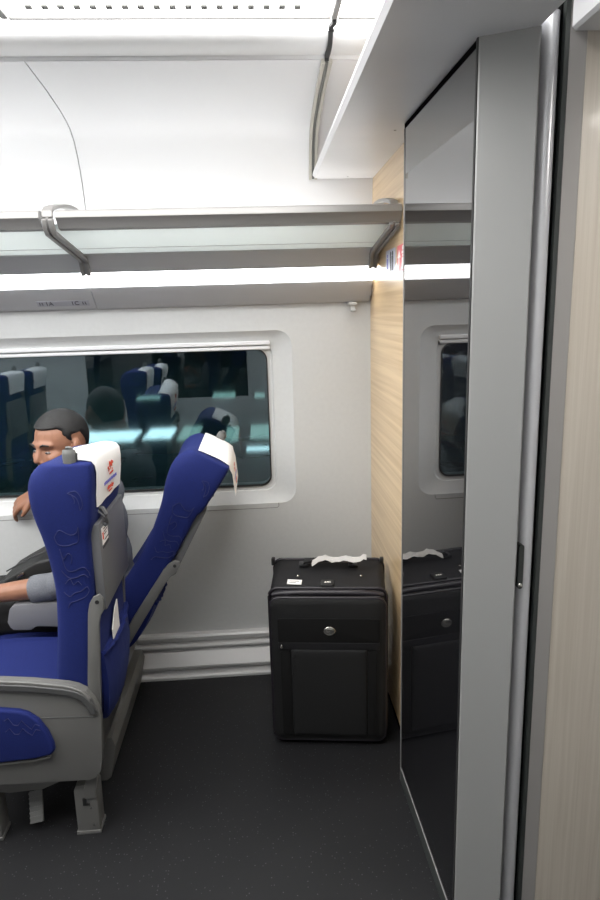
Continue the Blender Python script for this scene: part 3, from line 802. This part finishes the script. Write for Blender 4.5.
        # --- pedestal feet
        for fx in (-.578, -.872):
            b = BM()
            ft = [(fx-.034, .006), (fx-.033, .152), (fx-.026, .168), (fx+.024, .176), (fx+.036, .155), (fx+.034, .006)]
            prism(b, [(x+p, z) for p, z in ft], 'y', yc+near*.170, yc+near*.110, .005)
            box(b, x+fx-.037, x+fx+.037, yc+min(near*.173, near*.107), yc+max(near*.173, near*.107), 0, .012, .003)
            f = obj('foot', b, 'seat_grey', root)
            b = BM(); prism(b, [(x+fx+p, z) for p, z in ((.000, .128), (.000, .160), (.014, .215), (.048, .222), (.034, .150), (.034, .128))], 'y', yc+near*.176, yc+near*.160, .003); obj('foot_strut', b, 'seat_grey', f)
            for sx, sz in ((.014, .092), (.018, .032)):
                b = BM(); cyl(b, (x+fx+sx, yc+near*.1715-.002, sz), .0035, .004, 'y', 10); obj('bolt', b, 'seat_dark', f)
            b = BM(); box(b, x+fx-.008, x+fx+.002, yc+near*.172-.002, yc+near*.172+.002, .105, .128); box(b, x+fx-.008, x+fx+.012, yc+near*.172-.002, yc+near*.172+.002, .103, .108); obj('slot', b, 'rubber', f)
        # pan beneath the seat, floor beam, heater box
        b = BM(); prism(b, [(x+p, z) for p, z in ((-1.0, .25), (-.9, .180), (-.80, .160), (-.70, .165), (-.62, .198), (-.60, .25))], 'y', yc+near*.168, yc-near*.15, .006); obj('under_pan', b, 'seat_grey', root)
        b = BM(); box(b, x-1.0, x-.53, yc-.17, yc+.17, .235, .34, .004); obj('seat_frame', b, 'seat_dark', root)
        y_in, y_end = yc-near*.08, yc-near*.62
        # turning pedal
        b = BM(); py = yc+near*.10
        tube(b, [(x-.735, py, .205), (x-.735, py+near*.008, .165), (x-.732, py+near*.015, .135)], .010, 8)
        pd = obj('pedal', b, 'seat_grey', root)
        b = BM()
        box(b, -.020, .020, -.045, .045, -.004, .004, .002)
        for k in range(7): box(b, -.020, .020, -.042+.0135*k-.002, -.042+.0135*k+.002, .004, .007)
        mx = Matrix.Translation((x-.745, py+near*.022, .070)) @ Matrix.Rotation(math.radians(58)*(-near), 4, 'X') @ Matrix.Rotation(math.radians(8), 4, 'Z')
        bmesh.ops.transform(b, matrix=mx, verts=b.verts); obj('pedal_pad', b, 'handle', pd)
    else:
        b = BM(); box(b, x-1.0, x-.54, yc-.165, yc+.165, .25, .345, .004); obj('seat_frame', b, 'seat_dark', root)
        for fx in (-.60, -.9):
            b = BM(); box(b, x+fx-.02, x+fx+.02, yc-.02, yc+.02, 0, .25, .004); obj('foot', b, 'seat_grey', root)
    return root

YCN, YCA = 1.865, 2.290
make_seat('passenger_seat', 'upright blue aisle seat with grey side panel, folded tray table and leaflet in its pocket', 0, YCN, tilt=.05)
make_seat('passenger_seat', 'reclined blue window seat with white headrest cover tilted back towards the suitcase', 0, YCA, 28.5, (.006, .002), mirror_side=-1, base=False, dz=-.055, cf=-.580)
bh = BM()
prism(bh, [(-.62, 0), (-.575, 0), (-.560, .012), (-.535, .13), (-.545, .165), (-.62, .165)], 'y', 1.92, 2.498, .004)
tag(obj('floor_heater', bh, 'seat_grey'), 'low grey heater casing on the floor under the window seat', 'heater')
# leaflet in the pocket
b = BM(); prism(b, [(1.795, .585), (1.802, .610), (1.797, .622), (1.85, .672), (1.885, .682), (1.885, .53), (1.800, .53)], 'x', -.4765, -.4735)
tag(obj('leaflet', b, 'paper'), 'white folded leaflet poking out of the blue seat back pocket', 'leaflet')

# ------------------------------------------------------------------ seats across the aisle and ahead (they show in the window and the glass)
def row(x, ys, names, rec):
    for y, nme, r in zip(ys, names, rec):
        make_seat('passenger_seat', nme, x, y, r, full=False, base=False, group='seats reflected in the window')
row(-.35, (.62, .23), ('blue seat across the aisle, last row, on the aisle', 'blue seat across the aisle, last row, away from the aisle'), (2, 6))
row(-1.27, (.62, .23), ('blue seat across the aisle, second last row, on the aisle', 'blue seat across the aisle, second last row, away from the aisle'), (0, 3))
row(-2.19, (.62, .23), ('blue seat across the aisle, third last row, on the aisle', 'blue seat across the aisle, third last row, away from the aisle'), (4, 0))
row(-1.45, (1.865, 2.29), ('blue aisle seat one row ahead of the seated person', 'blue window seat one row ahead of the seated person'), (3, 0))

# ------------------------------------------------------------------ passenger in the window seat
man = thing('person', 'seated person in a grey shirt and black trousers, hand on the window sill', 'person', (-.66, 2.29, 0))
b = BM()
ell(b, (-.645, 2.29, .535), (.125, .165, .105))
ell(b, (-.625, 2.29, .66), (.105, .150, .15))
ell(b, (-.634, 2.29, .795), (.108, .163, .145))
capsule(b, (-.612, 2.145, .880), (-.612, 2.435, .880), .060, .060)
capsule(b, (-.632, 2.29, .92), (-.680, 2.288, 1.04), .058, .054)
# left arm along the armrest, right arm to the sill
capsule(b, (-.612, 2.135, .875), (-.690, 2.085, .665), .052, .044)
capsule(b, (-.690, 2.085, .656), (-.935, 2.085, .632), .042, .031)
capsule(b, (-.612, 2.445, .875), (-.745, 2.520, .690), .052, .042)
capsule(b, (-.745, 2.520, .690), (-.925, 2.560, .845), .040, .028)
for s in (-1, 1):
    capsule(b, (-.66, 2.29+s*.085, .505), (-1.07, 2.29+s*.09, .50), .083, .060)
    capsule(b, (-1.07, 2.29+s*.09, .49), (-1.06, 2.29+s*.09, .10), .056, .040)
    capsule(b, (-1.04, 2.29+s*.09, .05), (-1.20, 2.29+s*.10, .04), .040, .034)
def hand(bm, wrist, d, side, n, curl):
    """palm from the wrist along d; side = towards the thumb; n = back of the hand"""
    w = Vector(wrist); d = Vector(d).normalized(); n = Vector(n); n = (n-d*n.dot(d)).normalized(); s = d.cross(n).normalized()
    if s.dot(Vector(side)) < 0: s = -s
    for t in (-.024, -.008, .008, .024):
        capsule(bm, w+s*t*.7, w+d*.075+s*t, .015, .0125, 10)
    for t, ln in ((.030, .070), (.010, .078), (-.010, .072), (-.029, .056)):
        p = w+d*.080+s*t*.95; cur = Vector(d); a = 0
        for j, f in enumerate((.45, .32, .23)):
            a += curl*(.75 if j == 0 else 1)
            dd = (d*math.cos(a)-n*math.sin(a))+s*t*1.2
            q = p+dd.normalized()*ln*f
            capsule(bm, p, q, .0092-.0008*j, .0086-.0008*j, 10); p = q
    p = w+d*.022+s*.026
    q = p+(d*.7+s*.6-n*.25).normalized()*.036; capsule(bm, p, q, .0125, .0105, 10)
    r = q+(d*.95+s*.12-n*.3).normalized()*.030; capsule(bm, q, r, .0100, .0085, 10)
hand(b, (-.935, 2.562, .848), (-.72, .05, -.42), (0, -.6, -.3), (-.3, -.55, .75), .48)
hand(b, (-.950, 2.085, .640), (-1, 0, -.08), (0, 1, 0), (0, 0, 1), .35)
# head
HC = Vector((-.722, 2.285, 1.104))
HR = Matrix.Translation(HC) @ Matrix.Rotation(math.radians(180+56), 4, 'Z') @ Matrix.Rotation(math.radians(6), 4, 'Y')
hb = BM()
ell(hb, (-.012, 0, .028), (.098, .078, .092))
ell(hb, (.020, 0, -.035), (.076, .064, .088))
ell(hb, (.050, 0, -.082), (.036, .040, .032))
ell(hb, (.070, 0, .022), (.026, .052, .016))          # brow
for s in (-1, 1):
    ell(hb, (.058, s*.038, -.025), (.032, .024, .026))  # cheeks
    ell(hb, (-.004, s*.084, -.006), (.021, .010, .034), mx=Matrix.Rotation(math.radians(s*14), 4, 'Z'))
    ell(hb, (.002, s*.080, -.030), (.010, .007, .011))
    ell(hb, (.096, s*.011, -.036), (.010, .008, .007))
capsule(hb, (.088, 0, .012), (.106, 0, -.026), .009, .0125)
ell(hb, (.084, 0, -.060), (.014, .024, .008)); ell(hb, (.081, 0, -.073), (.014, .021, .008))
capsule(hb, (-.022, 0, -.04), (-.052, 0, -.14), .056, .056)
merge(b, hb, None, HR)
b = fuse(b, .0050, 'body', 3)
obj('body', b, 'skin', man, smooth=None)
# hair: a close cap over the skull, hairline drawn by tucking the rest inside the head
t = bmesh.new(); bmesh.ops.create_uvsphere(t, u_segments=56, v_segments=40, radius=1)
for v in t.verts:
    c = v.co.copy(); az = abs(math.degrees(math.atan2(c.y, c.x)))     # 0 = forehead
    if az < 55: lim = .52-.06*(az/55)
    elif az < 75: lim = .46-.50*(az-55)/20
    elif az < 82: lim = -.04-.12*(az-75)/7
    elif az < 105: lim = .16
    else: lim = .16-.75*min(1, (az-105)/30)
    k = 1.075 if c.z > lim else (.90 if c.z > lim-.08 else .80)
    v.co = Vector((-.012+c.x*.098*k, c.y*.0785*k, .028+c.z*.094*k))
hm = BM(); merge(hm, t, None, HR); obj('hair', hm, 'hair', man, smooth=60)
for s in (-1, 1):
    hm = BM(); ell(hm, (.080, s*.031, -.002), (.0075, .0115, .0032), 14); bmesh.ops.transform(hm, matrix=HR, verts=hm.verts); e_ = obj('eye', hm, 'eye', man)
    hm = BM(); ell(hm, (.0863, s*.031, -.002), (.0022, .0052, .0032), 12); bmesh.ops.transform(hm, matrix=HR, verts=hm.verts); obj('iris', hm, 'ink', e_)
    hm = BM(); tube(hm, [(.092, s*.014, .022), (.094, s*.030, .028), (.084, s*.050, .024)], [.0035, .004, .002], 8); bmesh.ops.transform(hm, matrix=HR, verts=hm.verts); obj('eyebrow', hm, 'hair', man)
hm = BM(); ell(hm, (.0925, 0, -.0605), (.006, .022, .0045)); ell(hm, (.090, 0, -.0705), (.006, .018, .005)); bmesh.ops.transform(hm, matrix=HR, verts=hm.verts); obj('lips', hm, 'lip', man)
# shirt with rolled sleeves
b = BM()
ell(b, (-.635, 2.29, .58), (.140, .178, .095))
ell(b, (-.625, 2.29, .66), (.119, .164, .16)); ell(b, (-.634, 2.29, .795), (.122, .175, .15))
capsule(b, (-.612, 2.145, .882), (-.612, 2.435, .882), .070, .070)
capsule(b, (-.622, 2.29, .915), (-.640, 2.29, .965), .068, .064)
capsule(b, (-.612, 2.130, .875), (-.690, 2.085, .668), .064, .050)
capsule(b, (-.690, 2.085, .660), (-.755, 2.085, .648), .050, .044)
capsule(b, (-.612, 2.450, .875), (-.735, 2.512, .705), .064, .056)
b = fuse(b, .006, 'shirt', 5)
obj('shirt', b, 'shirt', man, smooth=None)
# rolled cuff (open end) on the left forearm
b = BM()
ringpts = []
for xx, r in ((-.725, .044), (-.740, .0485), (-.775, .0485), (-.802, .048), (-.808, .046), (-.807, .043), (-.800, .041), (-.76, .041)):
    zc = .652+(xx+.690)*(.020/.245)
    ringpts.append([(xx+.0035*math.sin(a*2), 2.085+r*.92*math.cos(a), zc+r*1.0*math.sin(a)) for a in [2*PI*k/20 for k in range(20)]])
loops(b, ringpts); obj('cuff', b, 'shirt', man, smooth=60)
b = BM()
ell(b, (-.655, 2.29, .530), (.140, .176, .098))
for s in (-1, 1):
    capsule(b, (-.66, 2.29+s*.085, .505), (-1.07, 2.29+s*.09, .50), .094, .072)
    capsule(b, (-1.07, 2.29+s*.09, .49), (-1.065, 2.29+s*.09, .12), .070, .056)
b = fuse(b, .007, 'trousers', 5)
obj('trousers', b, 'trouser', man, smooth=None)
b = BM()
for s in (-1, 1):
    ell(b, (-1.12, 2.29+s*.095, .045), (.13, .05, .045))
obj('shoes', b, 'rubber', man)

# bag on his lap
bg = thing('shoulder_bag', 'black nylon bag on the lap of the seated person, by the window', 'bag', (-.83, 2.34, .62))
b = BM(); rings = []
prof = [(-.985, .60), (-.972, .618), (-.93, .642), (-.88, .668), (-.83, .694), (-.78, .704), (-.73, .700), (-.715, .68), (-.712, .62), (-.73, .605), (-.85, .600)]
prism(b, prof, 'y', 2.20, 2.43, .012, seg=3); obj('bag_body', b, 'bag', bg, smooth=60)
b = BM(); tube(b, [(-.975, 2.30, .626), (-.88, 2.30, .676), (-.80, 2.30, .706), (-.73, 2.30, .706)], .003, 6); zz = obj('zip', b, 'zip', bg)
b = BM(); box(b, -.900, -.868, 2.193, 2.201, .646, .654, .001); bmesh.ops.transform(b, matrix=Matrix.Translation((-.884, 2.197, .65)) @ Matrix.Rotation(math.radians(-32), 4, 'Y') @ Matrix.Translation((.884, -2.197, -.65)), verts=b.verts); obj('zip_pull', b, 'chrome', zz)

# ------------------------------------------------------------------ suitcase
sc = thing('suitcase', 'large black soft-sided suitcase standing on the floor by the wood partition', 'suitcase', (.2, 2.2, 0))
SW, SH, SD = .412, .622, .205     # width, height, depth of the main body
SM = Matrix.Translation((.202, 2.018, 0)) @ Matrix.Rotation(math.radians(-7.5), 4, 'Z')
def ST(bm):
    bmesh.ops.transform(bm, matrix=SM, verts=bm.verts); return bm
def slab(bm, x0, x1, z0, z1, y0, y1, r, rr=.010, puff=0):
    rings = []
    for y, ins in ((y0+rr*1.0, 0), (y0+rr*.35, rr*.12), (y0, rr*.55), (y0-puff*.6, rr*2.0), (y0-puff, rr*5)):
        rings.append([(p[0], y, p[1]) for p in rrect(x0+ins, x1-ins, z0+ins, z1-ins, max(r-ins, .004))])
    back = []
    for y, ins in ((y1-rr, 0), (y1-rr*.35, rr*.12), (y1, rr*.55)):
        back.append([(p[0], y, p[1]) for p in rrect(x0+ins, x1-ins, z0+ins, z1-ins, max(r-ins, .004))])
    loops(bm, rings[::-1]+back, True, True)
# body: sides lean a touch, top slopes down to the front
b = BM(); slab(b, -SW/2, SW/2, .018, SH, .045, .045+SD, .030, .016)
for v in b.verts:
    if v.co.z > SH*.5: v.co.z -= .032*min(1, max(0, (.17-v.co.y)/.125))
ST(b); obj('case_body', b, 'case', sc, smooth=50)
b = BM()
for yy in (.052, .246):
    P = rrect(-SW/2-.001, SW/2+.001, .017, SH+.001, .030, 6)
    tube(b, [(p[0], yy, p[1]-(.032*min(1, max(0, (.17-yy)/.125)) if p[1] > SH*.5 else 0)) for p in P+P[:1]], .006, 8)
ST(b); obj('body_piping', b, 'piping', sc, smooth=60)
b = BM(); slab(b, -SW/2+.004, SW/2-.004, .022, .578, .0, .05, .034, .012, .004); ST(b); fpk = obj('front_pocket', b, 'case_front', sc, smooth=50)
b = BM(); P = rrect(-SW/2+.005, SW/2-.005, .023, .577, .034, 6); tube(b, [(p[0], .007, p[1]) for p in P+P[:1]], .0055, 8); ST(b); obj('pocket_piping', b, 'piping', fpk, smooth=60)
# zip gusset bulging above the front pocket
b = BM()
pts = []
for k in range(13):
    t = -1+k/6
    pts.append((t*(SW/2-.012), .030+.004*t*t, .586-.010*abs(t)**4))
tube(b, pts, [.008]+[.011]*11+[.008], 10); ST(b); obj('zip_gusset', b, 'piping', fpk, smooth=60)
b = BM(); prism(b, rrect(-.174, .180, .415, .505, .006), 'y', -.0070, .004, .001); ST(b); vb = obj('velvet_band', b, 'velvet', fpk)
b = BM(); prism(b, rrect(-.174, .180, .389, .415, .003), 'y', -.0095, .004, .002); ST(b); obj('zip_flap', b, 'case', fpk)
b = BM(); slab(b, -.130, .136, .048, .390, -.010, .004, .010, .006, .003); ST(b); obj('lower_pocket', b, 'case_front', fpk, smooth=50)
for x0, x1 in ((-.168, -.132), (.138, .170)):
    b = BM(); prism(b, rrect(x0, x1, .050, .382, .008), 'y', -.0085, .004, .001); ST(b); obj('velvet_strip', b, 'velvet', fpk)
b = BM()
ell(b, (.006, -.009, .460), (.0205, .0035, .0165), 20); ST(b); em = obj('emblem', b, 'chrome', fpk)
b = BM()
P = [(.006+.0168*math.cos(2*PI*k/24), -.0120, .460+.0132*math.sin(2*PI*k/24)) for k in range(25)]; tube(b, P, .0010, 6)
for k in range(5): ell(b, (.006-.008+.004*k, -.0125, .459+.004*math.sin(k*1.6)), (.0017, .0012, .0042), 8)
ST(b); obj('emblem_relief', b, 'seat_dark', em)
b = BM(); ell(b, (-.163, -.013, .402), (.005, .003, .008), 10); ST(b); obj('zip_pull', b, 'chrome', fpk)
b = BM(); box(b, -.126, -.119, -.016, -.012, .362, .380, .001); ST(b); obj('zip_pull', b, 'zip', fpk)
# lock, address label, handle, screws on the top
def topz(y): return SH-.032*min(1, max(0, (.17-y)/.125))
b = BM(); box(b, -.024, .024, .048, .098, topz(.05)-.026, topz(.08)+.008, .006); ST(b); lk = obj('combination_lock', b, 'plastic_black', sc)
b = BM()
for k in (-1, 1): ell(b, (k*.020, .047, topz(.05)-.006), (.004, .003, .005), 10)
for k in (-1, 0, 1): cyl(b, (k*.008-.003, .075, topz(.08)+.004), .006, .006, 'x', 12)
box(b, -.020, .022, .0455, .049, topz(.05)-.018, topz(.05)-.013)
ST(b); obj('lock_fittings', b, 'chrome', lk)
LM = Matrix.Translation((-.118, .085, topz(.085))) @ Matrix.Rotation(math.radians(14), 4, 'X') @ Matrix.Rotation(math.radians(-4), 4, 'Z')
b = BM(); box(b, -.026, .026, -.013, .013, .0005, .0020); bmesh.ops.transform(b, matrix=LM, verts=b.verts); ST(b); al = obj('address_label', b, 'paper', sc)
b = BM(); box(b, -.018, .016, .003, .005, .0020, .0026); box(b, -.018, .006, -.005, -.003, .0020, .0026); bmesh.ops.transform(b, matrix=LM, verts=b.verts); ST(b); obj('label_print', b, 'zip', al)
b = BM()
hp = [(-.092, .20, topz(.2)-.002), (-.088, .20, topz(.2)+.010), (-.06, .20, topz(.2)+.016), (0, .20, topz(.2)+.018), (.06, .20, topz(.2)+.016), (.088, .20, topz(.2)+.010), (.092, .20, topz(.2)-.002)]
ribbon(b, hp, (0, .016, 0), .007); ST(b); obj('carry_handle', b, 'case', sc, smooth=60)
b = BM()
for hx in (-.092, .092): box(b, hx-.016, hx+.016, .18, .22, topz(.2)-.002, topz(.2)+.006, .002)
ST(b); obj('handle_mount', b, 'plastic_black', sc)
b = BM()
for k in (-.108, .120): ell(b, (k, .12, topz(.12)+.001), (.005, .005, .003), 10)
ST(b); obj('rivet', b, 'chrome', sc)
for k in (-1, 1):
    b = BM(); box(b, k*SW/2-.012, k*SW/2+.003, .235, .256, .600, .630, .005); ST(b); obj('corner_guard', b, 'plastic_black', sc)
for k in (-1, 1):
    b = BM(); cyl(b, (k*.145-.012, .225, .022), .022, .024, 'x', 20); ST(b); obj('wheel', b, 'rubber', sc)
    b = BM(); box(b, k*.14-.02, k*.14+.02, .05, .09, 0, .022, .004); ST(b); obj('rubber_foot', b, 'rubber', sc)
for z0 in (.10, .44):
    b = BM(); box(b, -SW/2-.006, -SW/2+.004, .16, .20, z0, z0+.03, .003); ST(b); obj('side_foot', b, 'plastic_black', sc)
# crumpled paper baggage tag looped through the handle
b = BM(); rd = random.Random(5)
pts = []; N = 16
for k in range(N+1):
    t = k/N
    xx = -.058+.200*t
    zz_ = topz(.2)+.020+.024*t+.003*math.sin(t*9)+rd.uniform(-.002, .002)
    yy = .165+.02*math.sin(t*5)+rd.uniform(-.003, .003)
    pts.append((xx, yy, zz_))
t = bmesh.new(); rows = []
for k, p in enumerate(pts):
    w_ = .016 if k > 5 else .013+.006*(5-k)/5
    r = []
    for j in range(5):
        s = -1+j/2
        r.append(t.verts.new((p[0]+rd.uniform(-.002, .002), p[1]+s*w_*.8, p[2]+.004*math.cos(s*3+k)+rd.uniform(-.0015, .0015)+s*w_*.35)))
    rows.append(r)
for a_, c_ in zip(rows, rows[1:]):
    for j in range(4): t.faces.new((a_[j], a_[j+1], c_[j+1], c_[j]))
bmesh.ops.solidify(t, geom=t.faces[:], thickness=.0012)
merge(b, t); ST(b); obj('baggage_tag', b, 'paper', sc, smooth=40)

# ------------------------------------------------------------------ outside: night platform
b = BM(); box(b, -80, 40, 3.2, 160, -.2, 0); struct('platform_floor', b, 'platform')
b = BM(); box(b, -80, 40, 160, 161, -.2, 12); struct('wall_platform', b, 'far')
b = BM(); box(b, -80, 40, 3.4, 160, 5.20, 5.4); struct('ceiling_platform', b, 'far')
def lamp(x, y, z, sx, sy, m, label):
    t = thing('platform_lamp', label, 'lamp', (x, y, z), 'platform lamps beyond the window')
    b = BM(); box(b, x-sx/2, x+sx/2, y-sy/2, y+sy/2, z, z+.05); obj('tube', b, m, t)
    b = BM(); box(b, x-sx/2-.1, x+sx/2+.1, y-sy/2-.1, y+sy/2+.1, z+.05, z+.15); obj('housing', b, 'far', t)
LB = 'platform lamp outside the window, %s'
lamp(-8.4, 35.4, 5, 3.0, 3.0, 'outlamp', LB % 'brightest, square, seen over the seated person')
lamp(-5.7, 35.8, 5, 1.5, 3.0, 'outlamp', LB % 'bright, beside the reclined seat')
lamp(-4.0, 35.6, 5, 1.1, 4.0, 'outlamp_dim', LB % 'dim, behind the reclined headrest')
lamp(-1.6, 34.8, 5, .7, 4.0, 'outlamp_dim', LB % 'dim narrow one beside the small oval')
lamp(.1, 35.2, 5, 1.4, 4.0, 'outlamp_dim', LB % 'pale wide one at the window end')
lamp(-.2, 30.6, 5, 1.1, .8, 'outlamp', LB % 'small bright oval one')
lamp(-9.0, 52, 5, 1.8, 1.4, 'outlamp_dim', LB % 'far dim one over the person')
lamp(-2.9, 52, 5, 1.8, 2.4, 'outlamp_dim', LB % 'far dim one over the reclined seat')
lamp(0.0, 51, 5, .8, 2.0, 'outlamp_dim', LB % 'far small spot near the window end')

lamp(-9, 9, 5, 14, .12, 'outfill_near', LB % 'added unseen fill tube nearest the train, over the platform edge')  # both long tubes hang above the view, added to lighten the platform floor
lamp(-9, 16, 5, 14, .12, 'outfill_near', LB % 'added unseen fill tube behind the nearest one, over the platform edge')
# ------------------------------------------------------------------ world, camera, view
W = bpy.data.worlds.new('night'); S.world = W; W.use_nodes = True
W.node_tree.nodes['Background'].inputs[0].default_value = (.25, .6, .65, 1)
W.node_tree.nodes['Background'].inputs[1].default_value = .012

cd = bpy.data.cameras.new('camera'); cam = bpy.data.objects.new('camera', cd); COL.objects.link(cam); S.camera = cam
p, y, r = (math.radians(v) for v in (12.386, 3.501, -1.666))
fwd = Vector((math.sin(y)*math.cos(p), math.cos(y)*math.cos(p), -math.sin(p)))
right = Vector((math.cos(y), -math.sin(y), 0)); up = right.cross(fwd)
rx = right*math.cos(r)+up*math.sin(r); ux = up*math.cos(r)-right*math.sin(r)
mw = Matrix((rx, ux, -fwd)).transposed().to_4x4(); mw.translation = (0, 0, 1.55)
cam.matrix_world = mw
cd.sensor_fit = 'VERTICAL'; cd.sensor_height = 36; cd.sensor_width = 24; cd.lens = 635.1/900*36
cd.clip_start = .02; cd.clip_end = 400
S.view_settings.view_transform = 'Standard'; S.view_settings.look = 'None'
S.view_settings.gamma = 1; S.view_settings.use_curve_mapping = False
S.view_settings.exposure = 0.0
S.cycles.max_bounces = 10; S.cycles.glossy_bounces = 6; S.cycles.transparent_max_bounces = 12
S.cycles.sample_clamp_indirect = 6
